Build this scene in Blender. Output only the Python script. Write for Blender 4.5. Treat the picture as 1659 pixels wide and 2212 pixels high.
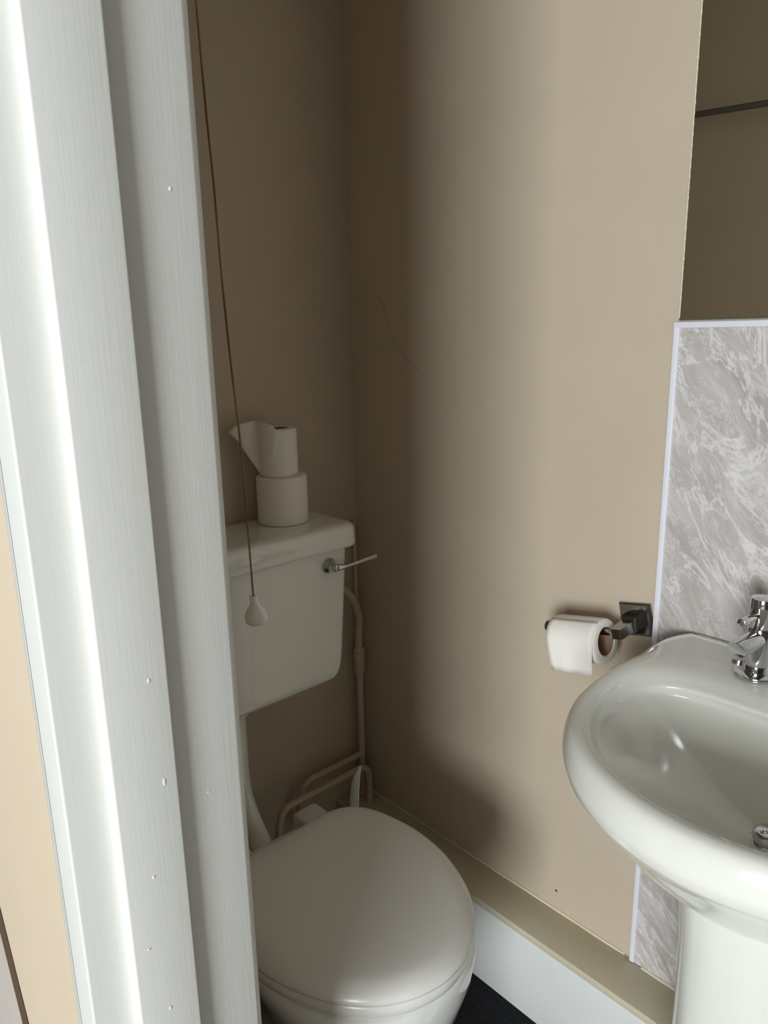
import bpy, bmesh, math, random
from math import sin, cos, pi, radians, sqrt
from mathutils import Vector, Matrix

for o in list(bpy.data.objects):
    bpy.data.objects.remove(o)
S = bpy.context.scene
COL = S.collection

# ------------------------------------------------------------------ camera, world, light, exposure
CAM = Vector((1.22163, -1.03, 1.2627))
cd = bpy.data.cameras.new('camera')
cd.sensor_fit = 'VERTICAL'
cd.sensor_height = 36.0
cd.lens = 36.0 * 1594.19 / 2212.0
cd.clip_start = 0.01
cam = bpy.data.objects.new('camera', cd)
COL.objects.link(cam)
yaw, pitch, roll = 0.83100143, 0.23931461, 0.02048851
fwd = Vector((-sin(yaw) * cos(pitch), cos(yaw) * cos(pitch), -sin(pitch)))
rgt0 = Vector((cos(yaw), sin(yaw), 0.0))
dwn0 = fwd.cross(rgt0)
rgt = rgt0 * cos(roll) + dwn0 * sin(roll)
dwn = dwn0 * cos(roll) - rgt0 * sin(roll)
cam.matrix_world = Matrix(((rgt.x, -dwn.x, -fwd.x, CAM.x), (rgt.y, -dwn.y, -fwd.y, CAM.y),
                           (rgt.z, -dwn.z, -fwd.z, CAM.z), (0, 0, 0, 1)))
S.camera = cam

W = bpy.data.worlds.new('sky')
S.world = W
W.use_nodes = True
W.node_tree.nodes['Background'].inputs[0].default_value = (0.75, 0.85, 1.0, 1)
W.node_tree.nodes['Background'].inputs[1].default_value = 0.6

# daylight through the bedroom window behind the camera
WX0, WX1, WZ0, WZ1, WY = 1.95, 4.00, 0.38, 2.25, -5.0
ld = bpy.data.lights.new('window_daylight', 'AREA')
ld.shape = 'RECTANGLE'
ld.size, ld.size_y = WX1 - WX0, WZ1 - WZ0
ld.energy = 325
ld.color = (0.93, 0.975, 1.0)
lo = bpy.data.objects.new('window_daylight', ld)
COL.objects.link(lo)
lo.location = ((WX0 + WX1) / 2, WY - 0.16, (WZ0 + WZ1) / 2)
lo.rotation_euler = (radians(90), 0, 0)     # faces +y, into the room

S.view_settings.view_transform = 'Standard'
S.view_settings.look = 'None'
S.view_settings.exposure = 0.0
S.view_settings.gamma = 1.0
S.view_settings.use_curve_mapping = False
S.cycles.max_bounces = 12
S.cycles.diffuse_bounces = 6
S.cycles.glossy_bounces = 6


# ------------------------------------------------------------------ materials
def srgb(r, g, b):
    f = lambda c: (c / 12.92 if c <= 0.04045 else ((c + 0.055) / 1.055) ** 2.4)
    return (f(r / 255), f(g / 255), f(b / 255), 1)


def mat(name, col, rough=0.5, metal=0.0, coat=0.0, spec=0.5):
    m = bpy.data.materials.new(name)
    m.use_nodes = True
    b = m.node_tree.nodes['Principled BSDF']
    b.inputs['Base Color'].default_value = col
    b.inputs['Roughness'].default_value = rough
    b.inputs['Metallic'].default_value = metal
    b.inputs['Coat Weight'].default_value = coat
    b.inputs['Coat Roughness'].default_value = 0.03
    b.inputs['Specular IOR Level'].default_value = spec
    return m


def nodes(m):
    nt = m.node_tree
    return nt, nt.nodes['Principled BSDF']


def coords(nt, scale=(1, 1, 1), rot=(0, 0, 0), obj=True):
    tc = nt.nodes.new('ShaderNodeTexCoord')
    mp = nt.nodes.new('ShaderNodeMapping')
    mp.inputs['Scale'].default_value = scale
    mp.inputs['Rotation'].default_value = rot
    nt.links.new(tc.outputs['Object'], mp.inputs['Vector'])
    return mp.outputs['Vector']


def noise(nt, vec, scale, detail=3, rough=0.5, dist=0.0):
    n = nt.nodes.new('ShaderNodeTexNoise')
    n.inputs['Scale'].default_value = scale
    n.inputs['Detail'].default_value = detail
    n.inputs['Roughness'].default_value = rough
    n.inputs['Distortion'].default_value = dist
    nt.links.new(vec, n.inputs['Vector'])
    return n.outputs['Fac']


def ramp(nt, fac, stops):
    r = nt.nodes.new('ShaderNodeValToRGB')
    el = r.color_ramp.elements
    while len(el) < len(stops):
        el.new(0.5)
    for e, (p, c) in zip(el, stops):
        e.position = p
        e.color = c
    nt.links.new(fac, r.inputs['Fac'])
    return r.outputs['Color']


def bump(nt, b, fac, strength, dist=0.001):
    n = nt.nodes.new('ShaderNodeBump')
    n.inputs['Strength'].default_value = strength
    n.inputs['Distance'].default_value = dist
    prev = b.inputs['Normal'].links[0].from_socket if b.inputs['Normal'].links else None
    if prev:
        nt.links.new(prev, n.inputs['Normal'])
    nt.links.new(fac, n.inputs['Height'])
    nt.links.new(n.outputs['Normal'], b.inputs['Normal'])


def painted(name, col, rough, mottling=0.04, bump_scale=180, bump_strength=0.15, stretch=(1, 1, 1), big=0.0, spec=0.4):
    m = mat(name, col, rough, spec=spec)
    nt, b = nodes(m)
    v = coords(nt, stretch)
    f = noise(nt, v, 6, 4)
    lo_ = tuple(c * (1 - mottling) for c in col[:3]) + (1,)
    hi_ = tuple(min(1, c * (1 + mottling)) for c in col[:3]) + (1,)
    nt.links.new(ramp(nt, f, [(0.3, lo_), (0.7, hi_)]), b.inputs['Base Color'])
    bump(nt, b, noise(nt, v, bump_scale, 3), bump_strength, 0.0006)
    if big:
        bump(nt, b, noise(nt, coords(nt), 9, 2), big, 0.004)
    return m


M = {}
M['wall'] = painted('beige_wall_paint', srgb(194, 180, 160), 0.42, 0.025, 220, 0.10, big=0.10)
M['hall_wall'] = painted('hall_wall_paint', srgb(226, 209, 184), 0.6, 0.02, 220, 0.10)
M['pipe'] = painted('beige_pipe_paint', srgb(190, 172, 150), 0.40, 0.08, 150, 0.15)
M['ledge'] = painted('olive_beige_ledge_paint', srgb(206, 197, 174), 0.40, 0.05, 90, 0.15)
M['white_board'] = painted('white_board', srgb(222, 225, 222), 0.35, 0.02, 120, 0.06)
M['ceiling'] = painted('ceiling_paint', srgb(225, 222, 214), 0.8, 0.02)
M['caulk'] = painted('caulk', srgb(220, 212, 190), 0.5, 0.08, 60, 0.3)
M['crack'] = mat('crack_line', srgb(160, 140, 116), 0.7)  # plaster crack, drawn somewhat darker than the wall paint
M['nail'] = mat('rusty_nail_hole', srgb(95, 65, 50), 0.8)
M['cardboard'] = painted('cardboard_core', srgb(150, 120, 95), 0.9, 0.06, 160, 0.3)
M['porcelain'] = mat('white_porcelain', srgb(236, 237, 232), 0.10, coat=0.6)
M['basin'] = mat('basin_porcelain', srgb(236, 237, 228), 0.13, coat=0.35)
M['basin'].node_tree.nodes['Principled BSDF'].inputs['Coat Roughness'].default_value = 0.09
M['seat'] = mat('white_seat_plastic', srgb(230, 229, 224), 0.24, spec=0.5)
M['hinge'] = mat('hinge_plastic', srgb(206, 200, 192), 0.35)
M['pvc'] = mat('white_trim_plastic', srgb(226, 226, 234), 0.30)
M['plastic'] = mat('white_glossy_plastic', srgb(246, 244, 240), 0.15, coat=0.4)
M['strip'] = mat('milky_plastic', srgb(214, 218, 206), 0.35)
M['chrome'] = mat('chrome', (0.62, 0.63, 0.65, 1), 0.06, metal=1)
M['dark_chrome'] = mat('dark_chrome', (0.34, 0.34, 0.35, 1), 0.10, metal=1)
M['mirror'] = mat('mirror_silvering', (0.80, 0.82, 0.78, 1), 0.004, metal=1)
M['mirror_edge'] = mat('mirror_edge', srgb(120, 120, 108), 0.2, metal=0.6)
M['rail'] = mat('rail_metal', srgb(120, 116, 106), 0.35, metal=0.4)
M['grime'] = mat('grime', srgb(60, 50, 40), 0.9)

# gloss paint with brush strokes along the grain
g = mat('white_gloss_woodwork', srgb(222, 224, 220), 0.42, spec=0.4)
nt, b = nodes(g)
v = coords(nt, (1, 1, 0.03))
f = noise(nt, coords(nt, (1, 1, 0.35)), 7, 5, 0.6)
nt.links.new(ramp(nt, f, [(0.30, srgb(230, 232, 228)), (0.66, srgb(235, 236, 231)), (0.80, srgb(232, 229, 214))]), b.inputs['Base Color'])
bump(nt, b, noise(nt, v, 420, 3, 0.6), 0.20, 0.0006)
bump(nt, b, noise(nt, coords(nt, (1, 1, 0.4)), 26, 2), 0.14, 0.002)
M['wood'] = g

# tissue
t = mat('white_tissue', srgb(241, 237, 229), 0.95, spec=0.1)
nt, b = nodes(t)
v = coords(nt)
bump(nt, b, noise(nt, v, 320, 3), 0.4, 0.0008)
bump(nt, b, noise(nt, v, 45, 2), 0.2, 0.002)
M['tissue'] = t

# string with faded stretches
m = mat('brown_cord', srgb(120, 84, 46), 0.9)
nt, b = nodes(m)
f = noise(nt, coords(nt, (0, 0, 1)), 5, 2)
nt.links.new(ramp(nt, f, [(0.42, srgb(124, 90, 54)), (0.62, srgb(168, 146, 112))]), b.inputs['Base Color'])
M['cord'] = m

# marbled wall board
m = mat('grey_marbled_board', srgb(190, 184, 180), 0.28)
nt, b = nodes(m)
v0 = coords(nt, (1, 1, 1), (0, radians(-54), 0))
mp = nt.nodes.new('ShaderNodeMapping')
mp.inputs['Scale'].default_value = (1.0, 1.0, 2.7)
nt.links.new(v0, mp.inputs['Vector'])
v = mp.outputs['Vector']
base = ramp(nt, noise(nt, v, 7.5, 8, 0.66, 0.7), [(0.30, srgb(164, 158, 153)), (0.46, srgb(180, 174, 170)), (0.58, srgb(190, 185, 182)), (0.74, srgb(210, 207, 205))])
vein_f = noise(nt, v, 4.2, 7, 0.62, 1.1)
vein = ramp(nt, vein_f, [(0.472, (0, 0, 0, 1)), (0.498, (0.55, 0.55, 0.55, 1)), (0.503, (0.55, 0.55, 0.55, 1)), (0.522, (0, 0, 0, 1))])
fine = ramp(nt, noise(nt, v, 11, 7, 0.65, 0.9), [(0.475, (0, 0, 0, 1)), (0.50, (0.42, 0.42, 0.42, 1)), (0.525, (0, 0, 0, 1))])
mx = nt.nodes.new('ShaderNodeMix')
mx.data_type = 'RGBA'
nt.links.new(vein, mx.inputs['Factor'])
nt.links.new(base, mx.inputs[6])
mx.inputs[7].default_value = srgb(232, 230, 230)
mx2 = nt.nodes.new('ShaderNodeMix')
mx2.data_type = 'RGBA'
nt.links.new(fine, mx2.inputs['Factor'])
nt.links.new(mx.outputs[2], mx2.inputs[6])
mx2.inputs[7].default_value = srgb(226, 223, 222)
nt.links.new(mx2.outputs[2], b.inputs['Base Color'])
M['marble'] = m

# black bathroom carpet
m = mat('black_floor', srgb(30, 31, 34), 0.85, spec=0.2)
nt, b = nodes(m)
v = coords(nt)
nt.links.new(ramp(nt, noise(nt, v, 130, 4, 0.7), [(0.3, srgb(20, 21, 24)), (0.62, srgb(36, 38, 42)), (0.8, srgb(66, 68, 72))]), b.inputs['Base Color'])
bump(nt, b, noise(nt, v, 260, 3, 0.7), 0.8, 0.003)
M['floor'] = m
M['room'] = painted('bedroom_paint', srgb(150, 146, 140), 0.7, 0.03)
M['hall_floor'] = painted('hall_carpet', srgb(120, 114, 108), 0.95, 0.15, 200, 0.5)
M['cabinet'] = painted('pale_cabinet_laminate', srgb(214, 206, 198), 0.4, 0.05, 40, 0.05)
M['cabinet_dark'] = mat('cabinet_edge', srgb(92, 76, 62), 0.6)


# ------------------------------------------------------------------ mesh helpers
def obj(name, bm, m, parent=None, smooth=35, mats=None):
    me = bpy.data.meshes.new(name)
    bmesh.ops.recalc_face_normals(bm, faces=bm.faces)
    bm.to_mesh(me)
    bm.free()
    for x in (mats or [m]):
        me.materials.append(x)
    if smooth:
        for p in me.polygons:
            p.use_smooth = True
        me.set_sharp_from_angle(angle=radians(smooth))
    o = bpy.data.objects.new(name, me)
    COL.objects.link(o)
    if parent:
        o.parent = parent
        o.matrix_parent_inverse = parent.matrix_world.inverted()
    return o


def thing(name, label, cat, loc=(0, 0, 0), group=None):
    o = bpy.data.objects.new(name, None)
    o.empty_display_size = 0.05
    COL.objects.link(o)
    o.location = loc
    o.matrix_world = Matrix.Translation(loc)
    return tag(o, label, cat, group)


def tag(o, label, cat, group=None):
    o['label'] = label
    o['category'] = cat
    if group:
        o['group'] = group
    return o


def structure(o, label, cat):
    tag(o, label, cat)
    o['kind'] = 'structure'
    return o


def box(bm, x0, x1, y0, y1, z0, z1, bevel=0.0, seg=2, M4=None):
    r = bmesh.ops.create_cube(bm, size=1.0)
    vs = r['verts']
    for q in vs:
        q.co = Vector(((x0 + x1) / 2 + q.co.x * (x1 - x0), (y0 + y1) / 2 + q.co.y * (y1 - y0), (z0 + z1) / 2 + q.co.z * (z1 - z0)))
    if bevel:
        es = list({e for q in vs for e in q.link_edges})
        r2 = bmesh.ops.bevel(bm, geom=es, offset=bevel, segments=seg, profile=0.5, affect='EDGES')
        vs = list({q for f in r2['faces'] for q in f.verts} | {q for q in vs if q.is_valid})
    if M4 is not None:
        isl = set()
        for q in vs:
            if q.is_valid:
                isl.add(q)
        for q in isl:
            q.co = M4 @ q.co
    return bm


def B(*a, **k):
    return box(bmesh.new(), *a, **k)


def loft(bm, rings, closed=True, cap0=True, cap1=True):
    rs = [[bm.verts.new(p) for p in ring] for ring in rings]
    n = len(rs[0])
    for a, c in zip(rs, rs[1:]):
        for i in range(n if closed else n - 1):
            j = (i + 1) % n
            bm.faces.new((a[i], a[j], c[j], c[i]))
    if cap0:
        bm.faces.new(rs[0])
    if cap1:
        bm.faces.new(rs[-1])
    return rs


def frame_for(d):
    d = d.normalized()
    up = Vector((0, 0, 1)) if abs(d.z) < 0.95 else Vector((1, 0, 0))
    u = d.cross(up).normalized()
    return u, u.cross(d).normalized()


def lathe(bm, prof, origin=(0, 0, 0), axis=(0, 0, 1), n=40, cap=True):
    """prof: (radius, height along axis)"""
    o = Vector(origin)
    d = Vector(axis).normalized()
    u, w = frame_for(d)
    rings = [[o + d * h + (u * cos(2 * pi * i / n) + w * sin(2 * pi * i / n)) * max(r, 1e-5) for i in range(n)] for r, h in prof]
    loft(bm, rings, True, cap, cap)
    return bm


def smooth_path(pts, sub=8):
    P = [Vector(p) for p in pts]
    out = []
    for i in range(len(P) - 1):
        p0, p1, p2, p3 = P[max(i - 1, 0)], P[i], P[i + 1], P[min(i + 2, len(P) - 1)]
        for k in range(sub):
            t = k / sub
            out.append(0.5 * ((2 * p1) + (p2 - p0) * t + (2 * p0 - 5 * p1 + 4 * p2 - p3) * t * t + (3 * p1 - p0 - 3 * p2 + p3) * t ** 3))
    out.append(P[-1])
    return out


def round_path(pts, rad, seg=8):
    """polyline with its corners rounded to a pipe bend"""
    P = [Vector(p) for p in pts]
    out = [P[0]]
    for a, p, c in zip(P, P[1:], P[2:]):
        r = min(rad, (a - p).length * 0.48, (c - p).length * 0.48)
        s, e = p + (a - p).normalized() * r, p + (c - p).normalized() * r
        for k in range(seg + 1):
            t = k / seg
            out.append(s * (1 - t) ** 2 + p * 2 * t * (1 - t) + e * t * t)
    out.append(P[-1])
    return out


def tube(bm, path, r, n=16, cap=True):
    P = [Vector(p) for p in path]
    rad = r if callable(r) else (lambda t: r)
    d0 = (P[1] - P[0]).normalized()
    u, w = frame_for(d0)
    rings = []
    for i, p in enumerate(P):
        d = (P[min(i + 1, len(P) - 1)] - P[max(i - 1, 0)]).normalized()
        u = (u - d * u.dot(d)).normalized()
        w = d.cross(u)
        rr = rad(i / (len(P) - 1))
        rings.append([p + (u * cos(2 * pi * k / n) + w * sin(2 * pi * k / n)) * rr for k in range(n)])
    loft(bm, rings, True, cap, cap)
    return bm


def prism(bm, poly, z0, z1):
    loft(bm, [[(x, y, z0) for x, y in poly], [(x, y, z1) for x, y in poly]])
    return bm


def interp(tab, x):
    for (a, fa), (c, fc) in zip(tab, tab[1:]):
        if x <= c:
            return fa + (fc - fa) * (x - a) / (c - a)
    return tab[-1][1]


# ================================================================== SETTING
YI, YO = -0.742, -0.885            # doorway wall, inner and outer face
DX0, DX1, DZ = 0.730, 1.500, 2.03  # door opening

wr = obj('wall_right', B(-0.12, 2.0, 0.0, 0.12, 0, 2.4), M['wall'], smooth=0)
structure(wr, 'beige painted wall carrying the mirror, marbled board and roll holder', 'wall')
c = bmesh.new()
tube(c, smooth_path([(0.090, 0.0004, 1.335), (0.105, 0.0004, 1.310), (0.118, 0.0004, 1.275), (0.142, 0.0004, 1.236), (0.170, 0.0004, 1.208),
                     (0.197, 0.0004, 1.190), (0.225, 0.0004, 1.168), (0.262, 0.0004, 1.139), (0.280, 0.0004, 1.09), (0.304, 0.0004, 1.02)], 6),
     lambda t: 0.0011 * (1 - 0.75 * t), 6)
obj('crack', c, M['crack'], wr)['label'] = 'fine wandering crack in the plaster'
c = bmesh.new()
lathe(c, [(0.0002, 0.0007), (0.0018, 0.0006), (0.0028, 0.0)], (0.555, 0.0, 0.228), (0, -1, 0), 12)
obj('nail_hole', c, M['nail'], wr)['label'] = 'small rusty nail mark low on the wall'

wb = obj('wall_back', B(-0.12, 0.0, YO + 0.001, 0.0, 0, 2.4), M['wall'], smooth=0)
structure(wb, 'shaded beige painted wall behind the cistern', 'wall')
we = obj('wall_end', B(2.0, 2.12, YO + 0.001, 0.12, 0, 2.4), M['wall'], smooth=0)
structure(we, 'beige wall at the basin end of the small room', 'wall')

bm = bmesh.new()      # the wall the doorway is cut in; its room side shows in the mirror
box(bm, -0.12, DX0 - 0.035, YO, YI, 0, 2.4)
box(bm, DX1 + 0.035, 2.12, YO, YI, 0, 2.4)
box(bm, DX0 - 0.035, DX1 + 0.035, YO, YI, DZ + 0.03, 2.4)
wl = obj('wall_left', bm, M['wall'], smooth=0)
structure(wl, 'beige wall around the doorway, its room side seen dark in the mirror', 'wall')
wl.data.materials.append(M['hall_wall'])
for p in wl.data.polygons:
    if p.normal.y < -0.5:
        p.material_index = 1

fl = obj('floor', B(-0.12, 2.12, YO, 0.12, -0.06, 0), M['floor'], smooth=0)
structure(fl, 'black speckled floor covering under the toilet', 'floor')
fh = obj('floor_bedroom', B(-1.6, 5.2, WY - 0.1, YO, -0.06, 0), M['hall_floor'], smooth=0)
structure(fh, 'carpeted floor outside the doorway', 'floor')
ce = obj('ceiling', B(-0.12, 2.12, YO, 0.12, 2.4, 2.5), M['ceiling'], smooth=0)
structure(obj('ceiling_bedroom', B(-1.6, 5.2, WY - 0.1, YO, 2.4, 2.5), M['room'], smooth=0), 'ceiling outside the doorway', 'ceiling')
structure(ce, 'white ceiling over the toilet room', 'ceiling')

bm = bmesh.new()
box(bm, -1.6, WX0, WY - 0.1, WY, 0, 2.4)
box(bm, WX1, 5.2, WY - 0.1, WY, 0, 2.4)
box(bm, WX0, WX1, WY - 0.1, WY, 0, WZ0)
box(bm, WX0, WX1, WY - 0.1, WY, WZ1, 2.4)
structure(obj('wall_window', bm, M['room'], smooth=0), 'wall with the window behind the camera', 'wall')
structure(obj('wall_bedroom_left', B(-1.7, -1.6, WY - 0.1, YO, 0, 2.4), M['room'], smooth=0), 'far left wall outside the doorway', 'wall')
structure(obj('wall_bedroom_right', B(5.2, 5.3, WY - 0.1, YO, 0, 2.4), M['room'], smooth=0), 'far right wall outside the doorway', 'wall')
bm = bmesh.new()
box(bm, -1.6, -0.12, YO, YO + 0.1, 0, 2.4)
box(bm, 2.12, 5.2, YO, YO + 0.1, 0, 2.4)
structure(obj('wall_doorway', bm, M['hall_wall'], smooth=0), 'cream wall beside the doorway on the bedroom side', 'wall')

wf = bmesh.new()
t_ = 0.045
box(wf, WX0, WX1, WY - 0.08, WY - 0.02, WZ0, WZ0 + t_)
box(wf, WX0, WX1, WY - 0.08, WY - 0.02, WZ1 - t_, WZ1)
for xm in (WX0 + t_ / 2, (WX0 + WX1) / 2, WX1 - t_ / 2):
    box(wf, xm - t_ / 2, xm + t_ / 2, WY - 0.08, WY - 0.02, WZ0, WZ1)
structure(obj('window_1', wf, M['wood']), 'white two-light window behind the camera', 'window')

# door frame: lining with a rounded far edge, planted stop, architrave
XL, XS, XA = 0.728, 0.741, 0.7235
df = structure(thing('door_frame', '', ''), 'white gloss painted wooden door frame with planted stop, left of the toilet', 'door frame')


def profile_frame(poly, name, zt, mirror=True):
    """plan profile of the left jamb, repeated on the right jamb and across the head"""
    bm = bmesh.new()
    prism(bm, poly, 0.0, DZ)
    cx = (DX0 + DX1) / 2
    prism(bm, [(2 * cx - x, y) for x, y in poly], 0.0, DZ)
    rings = []
    for X in (min(p[0] for p in poly), 2 * cx - min(p[0] for p in poly)):
        rings.append([(X, y, DZ - (x - XL)) for x, y in poly])
    loft(bm, rings)
    return obj(name, bm, M['wood'], df, smooth=50)


def arc(cx, cy, r, a0, a1, n=6):
    return [(cx + r * cos(radians(a0 + (a1 - a0) * i / n)), cy + r * sin(radians(a0 + (a1 - a0) * i / n))) for i in range(n + 1)]


lining = [(0.690, YO + 0.001), (0.694, -0.8895), (0.6955, -0.8915)] + arc(XL - 0.002, -0.8895, 0.002, -90, 0, 4) + [(XL, -0.7515), (XL - 0.0008, -0.7495), (XL - 0.0075, -0.7425), (0.690, -0.7415)]
profile_frame(lining, 'lining', DZ)
stop = [(XL - 0.003, -0.8110)] + arc(XS - 0.0015, -0.8125, 0.0015, 90, 0, 3) + arc(XS - 0.0018, -0.8587, 0.0018, 0, -90, 4) + [(XL - 0.003, -0.8605)]
profile_frame(stop, 'door_stop', DZ)
arch = [(0.6865, YO), (0.6865, -0.8895), (0.6885, -0.8915), (0.6965, -0.8915), (0.6965, YO)]
profile_frame(arch, 'architrave', DZ)
random.seed(4)
nibs = bmesh.new()        # runs and nibs in the paint
for (x, y, z, h) in ((XL, -0.786, 1.56, 1), (XL, -0.770, 1.36, 1.2), (XS, -0.826, 1.02, 1.6), (XS, -0.822, 0.935, 2.6), (XS, -0.838, 0.86, 1.2),
                     (XS, -0.836, 0.735, 1.4), (XS, -0.832, 0.70, 1.6), (XS, -0.848, 0.80, 0.8), (XL, -0.780, 0.90, 0.8)):
    r = bmesh.ops.create_uvsphere(nibs, u_segments=10, v_segments=8, radius=0.0013)
    for q in r['verts']:
        q.co = Vector((x + q.co.x * 0.5, y + q.co.y, z + q.co.z * h))
obj('paint_nibs', nibs, M['wood'], df)

# pipe boxing along the right wall: beige ledge over a white front board
LZ, LY = 0.187, -0.084
bx = structure(thing('trim_1', '', ''), 'low pipe boxing along the wall with beige ledge and white front board', 'boxing')
obj('ledge', B(0.0, 2.0, LY - 0.002, 0.0, LZ - 0.015, LZ, bevel=0.0015), M['ledge'], bx)
obj('front_board', B(0.0, 2.0, LY, LY + 0.012, 0.0, LZ - 0.015, bevel=0.0008), M['white_board'], bx)['label'] = 'white front board'
c = bmesh.new()
random.seed(2)
for x0, x1 in ((0.03, 0.70), (0.735, 1.33), (1.36, 1.8)):
    n = int((x1 - x0) / 0.03)
    pts = [(x0 + (x1 - x0) * i / n, (-0.001 if x0 != 0.735 else -0.0066), LZ + 0.0004 + random.uniform(-0.0006, 0.0006)) for i in range(n + 1)]
    rr = [random.uniform(0.0017, 0.0033) for _ in range(n + 2)]
    tube(c, pts, lambda t, rr=rr, n=n: rr[int(t * n)], 8)
obj('caulk_bead', c, M['caulk'], bx)['label'] = 'uneven pale sealant line'
c = bmesh.new()
lathe(c, [(0.0001, 0.006), (0.012, 0.005), (0.022, 0.003), (0.03, 0.0)], (0.036, -0.052, LZ - 0.0002), (0.1, 0.1, 1), 14)
obj('filler_patch', c, M['pipe'], bx)

# skirting along the wall behind the toilet
sk = obj('baseboard_back', B(0.0, 0.016, YI + 0.01, LY - 0.002, 0.0, 0.09, bevel=0.002), M['ledge'])
structure(sk, 'low painted skirting on the wall behind the toilet', 'skirting')

# ================================================================== TOILET
YC = -0.424
HW = [(0.2785, 0.0), (0.2785, 0.085), (0.281, 0.105), (0.288, 0.126), (0.300, 0.143), (0.320, 0.158), (0.350, 0.170), (0.385, 0.177), (0.425, 0.181),
      (0.465, 0.179), (0.505, 0.172), (0.545, 0.158), (0.580, 0.141), (0.610, 0.119), (0.635, 0.093), (0.653, 0.063), (0.664, 0.032), (0.668, 0.0)]


def lid_outline(off=0.0, n=72):
    """closed plan curve of the seat, moved inward by off"""
    pts = [Vector((x, w)) for x, w in HW]
    sm = []
    for i in range(len(pts) - 1):
        p0, p1, p2, p3 = pts[max(i - 1, 0)], pts[i], pts[i + 1], pts[min(i + 2, len(pts) - 1)]
        if i == 0:
            p0 = Vector((pts[1].x, -pts[1].y))
        if i == len(pts) - 2:
            p3 = Vector((pts[-2].x, -pts[-2].y))
        for k in range(5):
            t = k / 5
            sm.append(0.5 * ((2 * p1) + (p2 - p0) * t + (2 * p0 - 5 * p1 + 4 * p2 - p3) * t * t + (3 * p1 - p0 - 3 * p2 + p3) * t ** 3))
    sm.append(pts[-1])
    full = [Vector((p.x, p.y)) for p in sm] + [Vector((p.x, -p.y)) for p in reversed(sm[1:-1])]
    # inward offset along the normals
    N = len(full)
    out = []
    for i in range(N):
        t = full[(i + 1) % N] - full[(i - 1) % N]
        nrm = Vector((-t.y, t.x)).normalized()      # the curve runs clockwise seen from +z with +y as w
        cen = Vector((0.47, 0.0))
        if nrm.dot(cen - full[i]) < 0:
            nrm = -nrm
        out.append(full[i] + nrm * off)
    return out


def rings_from(specs):
    rs = []
    for off, z in specs:
        o_ = lid_outline(min(off, 0.02))
        k = 1 - max(0, off - 0.02) / 0.18
        rs.append([(0.47 + (p.x - 0.47) * k, YC + p.y * k, z) for p in o_])
    return rs


toilet = thing('toilet', 'white low-level toilet with closed D-shaped lid beside the boxed pipe ledge', 'toilet', (0.46, YC, 0))
# pan
bm = bmesh.new()


def pan_ring(cx, hx, hy, z, n=48, e=2.2, xr=None):
    r = []
    for i in range(n):
        a = 2 * pi * i / n
        c_, s_ = cos(a), sin(a)
        x = cx + hx * math.copysign(abs(c_) ** (2 / e), c_)
        y = YC + hy * math.copysign(abs(s_) ** (2 / e), s_)
        r.append((x, y, z))
    return r


loft(bm, [pan_ring(0.39, 0.185, 0.110, 0.0, e=2.8), pan_ring(0.39, 0.180, 0.105, 0.02, e=2.8), pan_ring(0.395, 0.168, 0.092, 0.10, e=2.5),
          pan_ring(0.405, 0.172, 0.095, 0.16, e=2.3), pan_ring(0.425, 0.192, 0.118, 0.23, e=2.2), pan_ring(0.440, 0.208, 0.146, 0.29, e=2.2),
          pan_ring(0.446, 0.214, 0.164, 0.335, e=2.25), pan_ring(0.446, 0.215, 0.170, 0.36, e=2.3), pan_ring(0.446, 0.214, 0.170, 0.376, e=2.3),
          pan_ring(0.446, 0.209, 0.165, 0.383, e=2.3)])
obj('pan', bm, M['porcelain'], toilet, smooth=60)
bm = bmesh.new()      # rear shelf and inlet horn
box(bm, 0.225, 0.32, YC - 0.10, YC + 0.10, 0.33, 0.3825, bevel=0.014, seg=4)
lathe(bm, [(0.030, 0.0), (0.032, 0.004), (0.034, 0.02), (0.036, 0.09)], (0.205, YC, 0.315), (1, 0, 0), 24)
obj('inlet_horn', bm, M['porcelain'], toilet, smooth=50)
# seat ring
bm = bmesh.new()
loft(bm, rings_from([(0.012, 0.3845), (0.006, 0.386), (0.003, 0.390), (0.002, 0.398), (0.003, 0.405), (0.006, 0.4085), (0.02, 0.4090)]))
obj('seat', bm, M['seat'], toilet, smooth=60)
# lid: cap with a broad rolled edge and a flat top
bm = bmesh.new()
loft(bm, rings_from([(0.008, 0.4098), (0.002, 0.4100), (0.0, 0.4112), (0.0, 0.4150), (0.0015, 0.4190), (0.0055, 0.4235), (0.011, 0.4270), (0.0165, 0.4295),
                     (0.022, 0.4312), (0.029, 0.4322), (0.045, 0.4329), (0.075, 0.4335), (0.10, 0.4338)]))
obj('lid', bm, M['seat'], toilet, smooth=60)
for s in (1, -1):
    bm = bmesh.new()
    y = YC + s * 0.079
    box(bm, 0.234, 0.284, y - 0.027, y + 0.027, 0.3845, 0.418, bevel=0.009, seg=4)
    obj('hinge', bm, M['hinge'], toilet, smooth=40)

# ================================================================== CISTERN
CY0, CY1 = -0.690, -0.133
cis = thing('cistern', 'white slimline cistern with a chrome lever, on the back wall above the toilet', 'cistern', (0.0, -0.41, 0.6))


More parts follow.
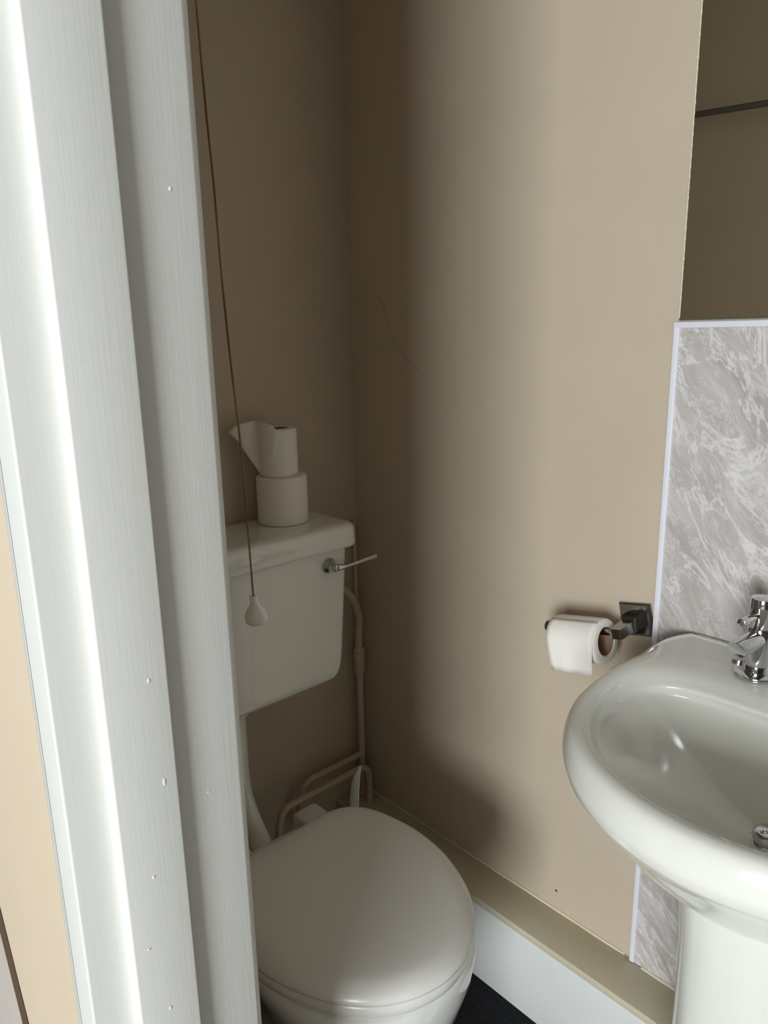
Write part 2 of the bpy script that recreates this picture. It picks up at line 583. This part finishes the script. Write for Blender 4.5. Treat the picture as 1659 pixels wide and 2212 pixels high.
def rrect(x0, x1, y0, y1, rf, rb, z, n=8, inset=0.0, bulge=0.0):
    """rounded rectangle in plan: front corners (x1) radius rf, back corners rb"""
    x0, x1, y0, y1 = x0 + inset * 0.2, x1 - inset, y0 + inset, y1 - inset
    pts = []
    for (cx, cy, r, a0) in ((x1 - rf, y1 - rf, rf, 0), (x0 + rb, y1 - rb, rb, 90), (x0 + rb, y0 + rb, rb, 180), (x1 - rf, y0 + rf, rf, 270)):
        for i in range(n + 1):
            a = radians(a0 + 90 * i / n)
            pts.append((cx + r * cos(a), cy + r * sin(a), z))
    if bulge:
        ym, hy = (y0 + y1) / 2, (y1 - y0) / 2
        pts = [(x + (bulge * (1 - ((y - ym) / hy) ** 2) if x > (x0 + x1) / 2 else 0), y, z) for x, y, z in pts]
    return pts


bm = bmesh.new()
bt, bb = 0.872, 0.590
specs = []
# (z, front x, half-inset from the sides, edge inset)
for z, xf, side, ins in ((0.580, 0.128, 0.060, 0.008), (0.581, 0.134, 0.055, 0.004), (0.584, 0.1375, 0.047, 0.001), (0.588, 0.139, 0.041, 0.0), (0.596, 0.1397, 0.034, 0.0), (0.608, 0.140, 0.0285, 0.0), (0.625, 0.1405, 0.0258, 0),
                         (0.70, 0.144, 0.022, 0), (0.80, 0.148, 0.017, 0), (0.870, 0.150, 0.014, 0)):
    specs.append(rrect(0.006, xf, CY0 + side, CY1 - side, 0.016, 0.010, z, inset=ins))
loft(bm, specs)
obj('body', bm, M['porcelain'], cis, smooth=50)
bm = bmesh.new()
ls = []
for z, ins in ((0.8625, 0.004), (0.8615, 0.0015), (0.8635, 0.0), (0.868, -0.001), (0.896, 0.0005), (0.9015, 0.0025), (0.9050, 0.0055), (0.9070, 0.0095), (0.9082, 0.016), (0.9085, 0.026)):
    ls.append(rrect(0.004, 0.166, CY0, CY1, 0.022 - min(ins, 0.01) * 0.4, 0.012, z, inset=ins))
loft(bm, ls)
obj('lid', bm, M['porcelain'], cis, smooth=50)
# lever
hy, hz, hx = -0.198, 0.829, 0.1478
lev = bmesh.new()
lathe(lev, [(0.0155, 0.0), (0.0162, 0.003), (0.0150, 0.006), (0.0110, 0.010), (0.0085, 0.016), (0.0080, 0.024), (0.006, 0.027), (0.0001, 0.028)], (hx, hy, hz), (1, 0, 0), 28)
lv = obj('lever_boss', lev, M['chrome'], cis, smooth=50)
lv['label'] = 'round chrome boss of the flush lever'
arm = bmesh.new()
path = smooth_path([(hx + 0.017, hy + 0.002, hz - 0.001), (hx + 0.020, hy + 0.022, hz - 0.003), (hx + 0.020, hy + 0.050, hz - 0.003), (hx + 0.019, hy + 0.078, hz - 0.002), (hx + 0.018, hy + 0.108, hz - 0.002)], 6)
rings = []
for i, p in enumerate(path):
    t = i / (len(path) - 1)
    hw = 0.0085 - 0.0045 * min(t / 0.35, 1) + 0.0022 * max(0, (t - 0.6) / 0.4)
    th = 0.0058 - 0.0030 * min(t / 0.5, 1)
    rings.append([p + Vector((th * cos(a), 0, hw * sin(a))) for a in [2 * pi * k / 14 for k in range(14)]])
loft(arm, rings)
obj('lever_arm', arm, M['chrome'], lv, smooth=60)
bm = bmesh.new()
lathe(bm, [(0.024, 0), (0.026, 0.002), (0.026, 0.016), (0.030, 0.018), (0.030, 0.0245)], (0.080, -0.386, 0.5562), (0, 0, 1), 8)
obj('outlet_nut', bm, M['plastic'], cis, smooth=30)

bm = bmesh.new()
tube(bm, smooth_path([(0.080, -0.386, 0.5560), (0.080, -0.386, 0.50), (0.080, -0.386, 0.435), (0.088, -0.386, 0.385), (0.116, -0.388, 0.346), (0.158, -0.396, 0.325), (0.2045, -0.416, 0.3155)], 8), 0.0215, 24)
tag(obj('flush_pipe', bm, M['porcelain'], smooth=60), 'white bent flush pipe dropping from the cistern to the back of the toilet', 'pipe')

# ================================================================== PIPES
PX, PY = 0.030, -0.028
sp = thing('supply_pipe', 'beige painted water pipe with compression coupling rising in the corner', 'pipe', (PX, PY, LZ))
bm = bmesh.new()
tube(bm, [(PX, PY, LZ), (PX, PY, 0.515)], 0.0078, 16)
obj('riser', bm, M['pipe'], sp)
bm = bmesh.new()
tube(bm, smooth_path([(PX, PY, 0.56), (PX, PY, 0.60), (PX + 0.008, PY - 0.004, 0.645), (PX + 0.030, PY - 0.040, 0.705), (PX + 0.038, PY - 0.085, 0.745), (PX + 0.038, CY1 - 0.0185, 0.755)], 8), 0.0088, 16)
obj('filler_hose', bm, M['pipe'], sp)
bm = bmesh.new()
lathe(bm, [(0.0100, 0), (0.0112, 0.002), (0.0112, 0.010), (0.0125, 0.0105), (0.0132, 0.013), (0.0132, 0.022), (0.0118, 0.0225), (0.0118, 0.036), (0.0138, 0.0365), (0.0142, 0.040), (0.0142, 0.054), (0.0125, 0.0545), (0.0115, 0.064), (0.0100, 0.066)],
      (PX, PY, 0.505), (0, 0, 1), 12)
obj('coupling', bm, M['pipe'], sp, smooth=25)
bm = bmesh.new()
tube(bm, round_path([(PX, PY, 0.300), (PX, -0.195, 0.300), (PX, -0.212, 0.262), (PX, -0.212, 0.200)], 0.022, 8), 0.0078, 16)
obj('branch', bm, M['pipe'], sp)
bm = bmesh.new()
tube(bm, [(0.012, -0.0165, 0.19), (0.012, -0.0165, 0.86)], 0.0045, 12)
tag(obj('corner_pipe', bm, M['pipe']), 'thin beige painted pipe in the corner beside the cistern', 'pipe')
bm = bmesh.new()
AX = 0.060
tube(bm, round_path([(AX, -0.034, LZ), (AX, -0.034, 0.288), (AX, -0.275, 0.288), (AX, -0.290, 0.25), (AX, -0.290, 0.0)], 0.036, 10), 0.0078, 16)
tag(obj('looped_pipe', bm, M['pipe']), 'beige painted pipe arching from the ledge to behind the toilet', 'pipe')

# milky strip standing behind the toilet
bm = bmesh.new()
pth = smooth_path([(0.175, -0.150, 0.0), (0.182, -0.170, 0.15), (0.183, -0.183, 0.28), (0.186, -0.184, 0.34), (0.190, -0.181, 0.38), (0.195, -0.175, 0.405)], 6)
rings = []
for i, p in enumerate(pth):
    t = i / (len(pth) - 1)
    w_ = 0.0085 * (1 - 0.85 * max(0, (t - 0.55) / 0.45) ** 2)
    u = Vector((0.68, 0.73, 0))
    v2 = Vector((0.73, -0.68, 0))
    rings.append([p + u * (w_ * cos(a)) + v2 * (0.0028 * sin(a)) for a in [2 * pi * k / 16 for k in range(16)]])
loft(bm, rings)
st = obj('plastic_strip', bm, M['strip'], smooth=60)
tag(st, 'narrow curved white plastic strip standing up behind the toilet seat by the pipes', 'strip')
bm = bmesh.new()
rings = []
for i, p in enumerate(pth):
    t = i / (len(pth) - 1)
    w_ = 0.0085 * (1 - 0.85 * max(0, (t - 0.55) / 0.45) ** 2)
    q = p + Vector((0.68, 0.73, 0)) * w_
    rings.append([q + Vector((0.0022 * cos(a), 0.0022 * sin(a), 0.001 if i == len(pth) - 1 else 0)) for a in [2 * pi * k / 10 for k in range(10)]])
loft(bm, rings)
obj('edge_bead', bm, M['plastic'], st, smooth=60)

# ================================================================== TOILET ROLLS
def roll_bm(bm, r, core, h, o, axis, n=56):
    prof = [(core, 0.003), (core + 0.002, 0.0), (r - 0.004, 0.0), (r - 0.0012, 0.0015), (r, 0.005), (r, h - 0.005), (r - 0.0012, h - 0.0015), (r - 0.004, h), (core + 0.002, h), (core, h - 0.003), (core, 0.003)]
    lathe(bm, prof, o, axis, n, cap=False)
    return bm


def core_bm(core, h, o, axis):
    bm = bmesh.new()
    lathe(bm, [(core - 0.0008, 0.002), (core, 0.001), (core, h - 0.001), (core - 0.0008, h - 0.002), (core - 0.0008, 0.002)], o, axis, 40, cap=False)
    return bm


LT = 0.9085
CX, CYR = 0.060, -0.235
r1 = thing('toilet_roll', 'full white toilet roll standing on the cistern lid, under another roll', 'toilet roll', (CX, CYR, LT), 'toilet rolls')
obj('paper', roll_bm(bmesh.new(), 0.0485, 0.022, 0.093, (CX, CYR, LT), (0, 0, 1)), M['tissue'], r1)
obj('core', core_bm(0.022, 0.093, (CX, CYR, LT), (0, 0, 1)), M['cardboard'], r1)

U = Vector((0.062, -0.240, LT + 0.0932))
UR, UH = 0.0360, 0.090
r2 = thing('toilet_roll', 'smaller white toilet roll with a pulled-out folded sheet, on top of a full roll', 'toilet roll', U, 'toilet rolls')
obj('paper', roll_bm(bmesh.new(), UR, 0.0205, UH, U, (0, 0, 1)), M['tissue'], r2)
obj('core', core_bm(0.0205, UH, U, (0, 0, 1)), M['cardboard'], r2)
# loose sheet: hugs the front of the roll, then leaves it as a flap that narrows downward
bm = bmesh.new()
nu, nv = 18, 14
vd = Vector((-0.826, 0.563, 0))       # horizontal direction away from the doorway
sd = Vector((-0.563, -0.826, 0))      # to the left of that
rows = []
for j in range(nv + 1):
    v_ = j / nv
    zz = U.z + UH + 0.010 - v_ * (UH + 0.006)
    row = []
    # right end wraps round to the angle th (0 = facing the doorway, positive = right)
    th1 = radians(6 - 58 * v_ ** 2.3)
    reach = (0.055) * max(0.0, 1 - v_ / 0.97) ** 0.92
    L = 0.0
    for i in range(nu + 1):
        u_ = i / nu
        if u_ < 0.5:
            th = th1 + (radians(-78) - th1) * (u_ / 0.5)
            p = U + (-vd * cos(th) - sd * sin(th)) * (UR + 0.0012 + 0.0016 * (1 - u_ * 2) * (1 - v_))
        else:
            k = (u_ - 0.5) / 0.5
            th = radians(-78)
            base_ = U + (-vd * cos(th) - sd * sin(th)) * (UR + 0.0012)
            tang = (sd * 0.98 - vd * 0.16)
            p = base_ + tang * (reach * k) - vd * (0.006 * sin(pi * k) * (1 - v_))
        z_ = zz
        if v_ < 0.35:
            z_ += (0.010 * sin(pi * min(1, u_ * 1.05)) - 0.004) * (1 - v_ / 0.35)
        if u_ < 0.12 and v_ < 0.2:
            z_ -= 0.012 * (1 - u_ / 0.12) * (1 - v_ / 0.2)
        if u_ > 0.9 and v_ < 0.3:
            z_ -= 0.010 * ((u_ - 0.9) / 0.1) * (1 - v_ / 0.3)
        row.append(bm.verts.new((p.x, p.y, max(z_, U.z + 0.004))))
    rows.append(row)
for a, c in zip(rows, rows[1:]):
    for i in range(nu):
        bm.faces.new((a[i], a[i + 1], c[i + 1], c[i]))
fl_ = obj('loose_sheet', bm, M['tissue'], r2, smooth=80)
so = fl_.modifiers.new('thickness', 'SOLIDIFY')
so.thickness = 0.0009
so.offset = 0

# roll on the holder; the whole holder has slipped round a little on its screws
HM = Matrix.Translation((0.6835, 0, 0.8145)) @ Matrix.Rotation(radians(-11), 4, 'Y')
RY, RV, RR = -0.062, -0.006, 0.0050          # rod
HR, HC = 0.0360, 0.0215
U0, U1, HV = -0.1105, -0.0215, RV + RR - HC + 0.0012
r3 = thing('toilet_roll', 'part-used white toilet roll hanging on the dark chrome holder', 'toilet roll', (0.60, RY, 0.78), 'toilet rolls')


def hobj(name, bm, m, parent, smooth=40):
    bm.transform(HM)
    return obj(name, bm, m, parent, smooth)


hobj('paper', roll_bm(bmesh.new(), HR, HC, U1 - U0, (U0, RY, HV), (1, 0, 0)), M['tissue'], r3)
hobj('core', core_bm(HC, U1 - U0, (U0, RY, HV), (1, 0, 0)), M['cardboard'], r3)
bm = bmesh.new()
rows = []
pts = [(RY - (HR + 0.0008) * cos(radians(70 - 70 * k / 6)), HV + (HR + 0.0008) * sin(radians(70 - 70 * k / 6))) for k in range(7)]
pts += [(RY - HR - 0.0012, HV - 0.010), (RY - HR - 0.0018, HV - 0.022), (RY - HR - 0.0014, HV - 0.034), (RY - HR + 0.0005, HV - 0.045)]
for k, (y, z) in enumerate(pts):
    d = max(0, k - 6) / 4
    a, c_ = U0 + 0.002 + 0.004 * d, U1 - 0.002 - 0.006 * d
    rows.append([bm.verts.new((a + (c_ - a) * i / 10, y + 0.0012 * sin(i * 1.3) * d, z)) for i in range(11)])
for a, c in zip(rows, rows[1:]):
    for i in range(10):
        bm.faces.new((a[i], a[i + 1], c[i + 1], c[i]))
tl = hobj('loose_sheet', bm, M['tissue'], r3, smooth=80)
so = tl.modifiers.new('thickness', 'SOLIDIFY')
so.thickness = 0.0008
so.offset = 0

# ================================================================== ROLL HOLDER
hold = thing('roll_holder', 'dark chrome square-based toilet roll holder on the wall beside the marbled board', 'toilet roll holder', (0.6835, 0, 0.8145))
SQ = ((-1, -1), (1, -1), (1, 1), (-1, 1))
bm = bmesh.new()
loft(bm, [[(a * s_, y, b_ * s_) for a, b_ in SQ] for s_, y in ((0.0265, -0.0005), (0.0265, -0.0055), (0.0235, -0.0062), (0.0215, -0.0090))])
hobj('backplate', bm, M['dark_chrome'], hold, 20)
bm = bmesh.new()
loft(bm, [[(a * sx, y, v_ + b_ * sz) for a, b_ in SQ]
          for sx, sz, y, v_ in ((0.0125, 0.0125, -0.0090, 0.0), (0.0120, 0.0120, -0.0270, -0.001), (0.0098, 0.0088, -0.0300, -0.003), (0.0095, 0.0078, -0.0690, -0.006), (0.0087, 0.0070, -0.0702, -0.006))])
hobj('arm', bm, M['dark_chrome'], hold, 20)
bm = bmesh.new()
tube(bm, [(-0.004, RY, RV), (-0.05, RY, RV), (-0.121, RY, RV)], RR, 20)
hobj('rod', bm, M['dark_chrome'], hold, 50)
bm = bmesh.new()
lathe(bm, [(0.005, 0.0), (0.0085, 0.0008), (0.0106, 0.004), (0.0108, 0.008), (0.0095, 0.0115), (0.006, 0.0138), (0.0001, 0.0145)], (-0.1170, RY, RV), (-1, 0, 0), 28)
hobj('end_knob', bm, M['dark_chrome'], hold, 60)

# ================================================================== SPLASHBACK BOARD + MIRROR
PX0, PX1, PZ0, PZ1 = 0.7125, 1.34, LZ + 0.001, 1.268
spb = thing('splashback', 'grey marbled splashback board with white edge trim, behind the basin', 'wall board', (PX0, 0, PZ0))
obj('panel', B(PX0 + 0.004, PX1 - 0.004, -0.0055, -0.0005, PZ0, PZ1 - 0.004), M['marble'], spb, smooth=0)
obj('edge_trim', B(PX0, PX0 + 0.0085, -0.0085, -0.0002, PZ0, PZ1, bevel=0.001), M['pvc'], spb)['label'] = 'white upright edge trim'
obj('edge_trim', B(PX1 - 0.0085, PX1, -0.0085, -0.0002, PZ0, PZ1, bevel=0.001), M['pvc'], spb)['label'] = 'white upright edge trim'
obj('top_trim', B(PX0, PX1, -0.0088, -0.0002, PZ1 - 0.0085, PZ1, bevel=0.001), M['pvc'], spb)['label'] = 'white top trim'

mir = thing('mirror', 'frameless wall mirror above the marbled splashback, reflecting a dark wall and rail', 'mirror', (0.72, 0, 1.2715))
obj('glass', B(0.7185, 1.33, -0.0055, -0.0015, 1.2715, 1.90), M['mirror'], mir, smooth=0)
bm = bmesh.new()
random.seed(9)
box(bm, 0.7178, 0.7190, -0.0060, -0.0008, 1.2715, 1.90)
for k in range(46):
    z = 1.30 + k * 0.013
    if random.random() < 0.75:
        r = bmesh.ops.create_icosphere(bm, subdivisions=1, radius=0.0016)
        for q in r['verts']:
            q.co = Vector((0.7184 + q.co.x * 0.7, -0.0058 + q.co.y * 0.5, z + q.co.z * random.uniform(1.2, 3.4)))
obj('chipped_edge', bm, M['caulk'], mir, smooth=40)
obj('bottom_edge', B(0.7185, 1.33, -0.0062, -0.0008, 1.2700, 1.2735), M['mirror_edge'], mir, smooth=0)

bm = bmesh.new()
tube(bm, [(-0.0005, -0.690, 1.745), (0.37, -0.690, 1.711), (0.60, -0.690, 1.697)], 0.0065, 14)
for x, z in ((0.04, 1.742), (0.56, 1.6995)):
    tube(bm, [(x, YI + 0.0005, z), (x, -0.690, z)], 0.005, 10)
tag(obj('wall_rail', bm, M['rail'], smooth=40), 'thin dark metal rail on the doorway wall, seen reflected in the mirror', 'rail')

# ================================================================== BASIN
bas = thing('basin', 'white porcelain washbasin with wide rounded rim, on a pedestal under the mirror', 'washbasin', (0.975, 0, 0.82))
BX = 0.975
# left half of the outer plan at its widest: (x, y) from the wall round to the front centre
OUT = [(0.772, -0.0095), (0.756, -0.05), (0.745, -0.11), (0.7405, -0.17), (0.742, -0.225), (0.750, -0.275), (0.767, -0.325), (0.797, -0.372), (0.838, -0.412), (0.889, -0.441), (0.935, -0.4545), (0.975, -0.4585)]
INN = [(0.860, -0.138), (0.826, -0.146), (0.800, -0.162), (0.784, -0.186), (0.777, -0.218), (0.779, -0.258), (0.790, -0.300), (0.813, -0.341), (0.846, -0.376), (0.889, -0.403), (0.933, -0.4165), (0.975, -0.4205)]


def resample(pts, n):
    P = smooth_path([(x, y, 0) for x, y in pts], 10)
    d = [0.0]
    for a, c in zip(P, P[1:]):
        d.append(d[-1] + (c - a).length)
    out = []
    for i in range(n):
        s = d[-1] * i / (n - 1)
        k = 0
        while k < len(d) - 2 and d[k + 1] < s:
            k += 1
        t = (s - d[k]) / max(1e-9, d[k + 1] - d[k])
        q = P[k].lerp(P[k + 1], t)
        out.append((q.x, q.y))
    return out


NS, NB = 40, 17


def full_ring(half, back=NB):
    h = resample(half, NS)
    ring = h + [(2 * BX - x, y) for x, y in reversed(h[:-1])]
    xa, ya = ring[-1]
    xb, yb = ring[0]
    for i in range(1, back):
        t = i / back
        ring.append((xa + (xb - xa) * t, ya + (yb - ya) * t))
    return ring


RO, RI = full_ring(OUT), full_ring(INN)
N_ = len(RO)
CB = (BX + 0.008, -0.250)          # bowl centre (waste)


def mixr(k, off=0.0):
    return [(a[0] + (c[0] - a[0]) * k, a[1] + (c[1] - a[1]) * k) for a, c in zip(RO, RI)]


def shrink(ring, s, cen=CB):
    return [(cen[0] + (x - cen[0]) * s, cen[1] + (y - cen[1]) * s) for x, y in ring]


def clampback(r):
    return [(x, min(y, -0.0095)) for x, y in r]


def lift(z, y, top=0.8200):
    w = min(1.0, max(0.0, (y + 0.19) / 0.165))
    w = w * w * (3 - 2 * w)
    return z + (top - z) * w if z < top else z


rings = []
for s, z in ((0.40, 0.640), (0.52, 0.656), (0.68, 0.685), (0.82, 0.722), (0.91, 0.750), (0.958, 0.763), (0.982, 0.770), (0.994, 0.778), (1.0, 0.786)):
    rings.append([(x, y, z) for x, y in clampback([(BX + (a - BX) * s, -0.21 + (b_ + 0.21) * s) for a, b_ in RO])])
for k, z in ((0.03, 0.796), (0.09, 0.805), (0.18, 0.8125), (0.30, 0.8175), (0.45, 0.8200), (0.58, 0.8205), (0.70, 0.8196), (0.80, 0.8180), (0.89, 0.8153), (0.96, 0.8120), (1.03, 0.8070), (1.10, 0.8005)):
    rings.append([(x, y, lift(z, y)) for x, y in mixr(k)])
for s_, z in ((0.955, 0.7915), (0.90, 0.7835), (0.80, 0.7712), (0.70, 0.7590), (0.60, 0.7475), (0.48, 0.7350), (0.36, 0.7240), (0.24, 0.7150), (0.12, 0.7095)):
    rings.append([(x, y, z) for x, y in shrink(RI, s_)])
dense = []
for i in range(len(rings) - 1):
    R4 = [rings[max(i - 1, 0)], rings[i], rings[i + 1], rings[min(i + 2, len(rings) - 1)]]
    for k in range(3):
        t = k / 3
        ring = []
        for a, c, d, e in zip(*R4):
            a, c, d, e = Vector(a), Vector(c), Vector(d), Vector(e)
            q = 0.5 * ((2 * c) + (d - a) * t + (2 * a - 5 * c + 4 * d - e) * t * t + (3 * c - a - 3 * d + e) * t ** 3)
            ring.append((q.x, min(q.y, -0.0095), q.z))
        dense.append(ring)
dense.append(rings[-1])
bm = bmesh.new()
loft(bm, dense)
obj('bowl', bm, M['basin'], bas, smooth=80)
ub = bmesh.new()
box(ub, 0.783, 2 * BX - 0.783, -0.0145, -0.0090, 0.812, 0.8222, bevel=0.0022, seg=3)
obj('upstand', ub, M['basin'], bas)
bm = bmesh.new()
lathe(bm, [(0.0001, 0.0150), (0.013, 0.0145), (0.0178, 0.0125), (0.0195, 0.0085), (0.0190, 0.004), (0.0215, 0.002), (0.0225, 0.0)], (CB[0] + 0.003, CB[1], 0.7085), (0, 0, 1), 36)
wst = obj('waste', bm, M['chrome'], bas, smooth=50)
wst['label'] = 'chrome waste plug in the bowl'

ped = bmesh.new()
prs = []
for z, rx, ry, cy in ((0.0, 0.098, 0.110, -0.205), (0.02, 0.098, 0.110, -0.205), (0.05, 0.084, 0.102, -0.205), (0.20, 0.0790, 0.098, -0.208), (0.45, 0.0790, 0.098, -0.212), (0.56, 0.0800, 0.099, -0.214), (0.61, 0.0850, 0.099, -0.2135), (0.639, 0.0925, 0.098, -0.2135)):
    prs.append([(BX + rx * math.copysign(abs(cos(a)) ** 0.8, cos(a)), cy + ry * math.copysign(abs(sin(a)) ** 0.8, sin(a)), z) for a in [2 * pi * k / 64 for k in range(64)]])
loft(ped, prs)
tag(obj('basin_pedestal', ped, M['basin'], smooth=60), 'white porcelain pedestal holding up the washbasin', 'pedestal')

# ================================================================== TAP
TX, TY, TZ = 0.8945, -0.085, 0.8208
tap = thing('tap', 'chrome basin tap with short spout and pin lever on the basin rim', 'tap', (TX, TY, TZ))
bm = bmesh.new()
lathe(bm, [(0.0265, -0.0005), (0.0270, 0.002), (0.0262, 0.0045), (0.0225, 0.0062), (0.0180, 0.0068)], (TX, TY, TZ), (0, 0, 1), 40)
obj('base_flange', bm, M['chrome'], tap, smooth=40)
bm = bmesh.new()
lathe(bm, [(0.0135, 0.006), (0.0146, 0.008), (0.0146, 0.064), (0.0140, 0.0655)], (TX, TY, TZ), (0, 0, 1), 40)
obj('body', bm, M['chrome'], tap, smooth=40)
bm = bmesh.new()
lathe(bm, [(0.0132, 0.0655), (0.0146, 0.0672), (0.0146, 0.1035), (0.0140, 0.1055), (0.0120, 0.1062)], (TX, TY, TZ), (0, 0, 1), 40)
hd = obj('handle', bm, M['chrome'], tap, smooth=40)
al = radians(4)
dh = Vector((-sin(al), -cos(al), 0))
bm = bmesh.new()
o0 = Vector((TX, TY, TZ + 0.052)) + dh * 0.004
ax = (dh + Vector((0, 0, 0.0))).normalized()
lathe(bm, [(0.0118, 0.0), (0.0118, 0.054), (0.0112, 0.0555), (0.0060, 0.0560)], o0, ax, 32)
for q in bm.verts:      # slanted mouth
    d = (q.co - o0).dot(ax)
    if d > 0.05:
        q.co += ax * ((q.co.z - o0.z) * 0.55)
obj('spout', bm, M['chrome'], tap, smooth=40)
bm = bmesh.new()
lathe(bm, [(0.0082, 0.0), (0.0082, 0.0055), (0.0070, 0.0065), (0.006, 0.0045)], o0 + ax * 0.0455 - Vector((0, 0, 0.0160)), Vector((ax.x * 0.3, ax.y * 0.3, -1)), 24)
obj('aerator', bm, M['chrome'], tap, smooth=40)
bm = bmesh.new()
lathe(bm, [(0.0040, 0.0), (0.0046, 0.012), (0.0050, 0.049), (0.0047, 0.0505), (0.0038, 0.0510)], Vector((TX, TY, TZ + 0.084)) + dh * 0.004, dh + Vector((0, 0, 0.06)), 20)
obj('lever', bm, M['chrome'], hd, smooth=40)

# ================================================================== PULL CORD
def deeper(p, k=1.0907):
    return tuple(CAM + (Vector(p) - CAM) * k)


CP = [(0.45, -0.5765, 1.603), (0.45, -0.5705, 1.422), (0.45, -0.5685, 1.326), (0.45, -0.5638, 1.222), (0.45, -0.5588, 1.139), (0.45, -0.5562, 1.035), (0.45, -0.5545, 0.938)]
CP = [deeper(p) for p in CP]
ctop = CP[0][1] + (CP[0][1] - CP[1][1]) * 2.0
CP = [(CP[0][0], ctop, 2.40)] + CP
pc = thing('pull_cord', 'brown light-pull string with white bell-shaped knob hanging before the cistern', 'pull cord', CP[0])
bm = bmesh.new()
tube(bm, smooth_path(CP, 5), 0.0014, 8)
obj('cord', bm, M['cord'], pc)
bm = bmesh.new()
kp = CP[-1]
lathe(bm, [(0.0034, 0.0), (0.0050, -0.0006), (0.0054, -0.003), (0.0058, -0.0098), (0.0078, -0.0147), (0.0120, -0.020), (0.0153, -0.0267), (0.0166, -0.0338), (0.0159, -0.0387), (0.0136, -0.0409), (0.006, -0.0414)],
      (kp[0], kp[1], kp[2] + 0.001), (0.03, -0.12, 1), 32)
obj('knob', bm, M['plastic'], pc, smooth=60)
bm = bmesh.new()
lathe(bm, [(0.038, 0), (0.040, -0.004), (0.038, -0.026), (0.034, -0.030), (0.006, -0.031)], (CP[0][0], CP[0][1], 2.3998), (0, 0, 1), 32)
obj('switch_housing', bm, M['plastic'], pc, smooth=40)

# ================================================================== BOARD OUTSIDE
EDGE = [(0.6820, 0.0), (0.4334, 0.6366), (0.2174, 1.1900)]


def board_poly(x_off, y0, y1, left):
    bm = bmesh.new()
    e = [(x + x_off, z) for x, z in (EDGE[0], EDGE[2])]
    poly = [(left, 0.0), e[0], e[1], (left, EDGE[2][1])]
    loft(bm, [[(x, y0, z) for x, z in poly], [(x, y1, z) for x, z in poly]])
    return bm


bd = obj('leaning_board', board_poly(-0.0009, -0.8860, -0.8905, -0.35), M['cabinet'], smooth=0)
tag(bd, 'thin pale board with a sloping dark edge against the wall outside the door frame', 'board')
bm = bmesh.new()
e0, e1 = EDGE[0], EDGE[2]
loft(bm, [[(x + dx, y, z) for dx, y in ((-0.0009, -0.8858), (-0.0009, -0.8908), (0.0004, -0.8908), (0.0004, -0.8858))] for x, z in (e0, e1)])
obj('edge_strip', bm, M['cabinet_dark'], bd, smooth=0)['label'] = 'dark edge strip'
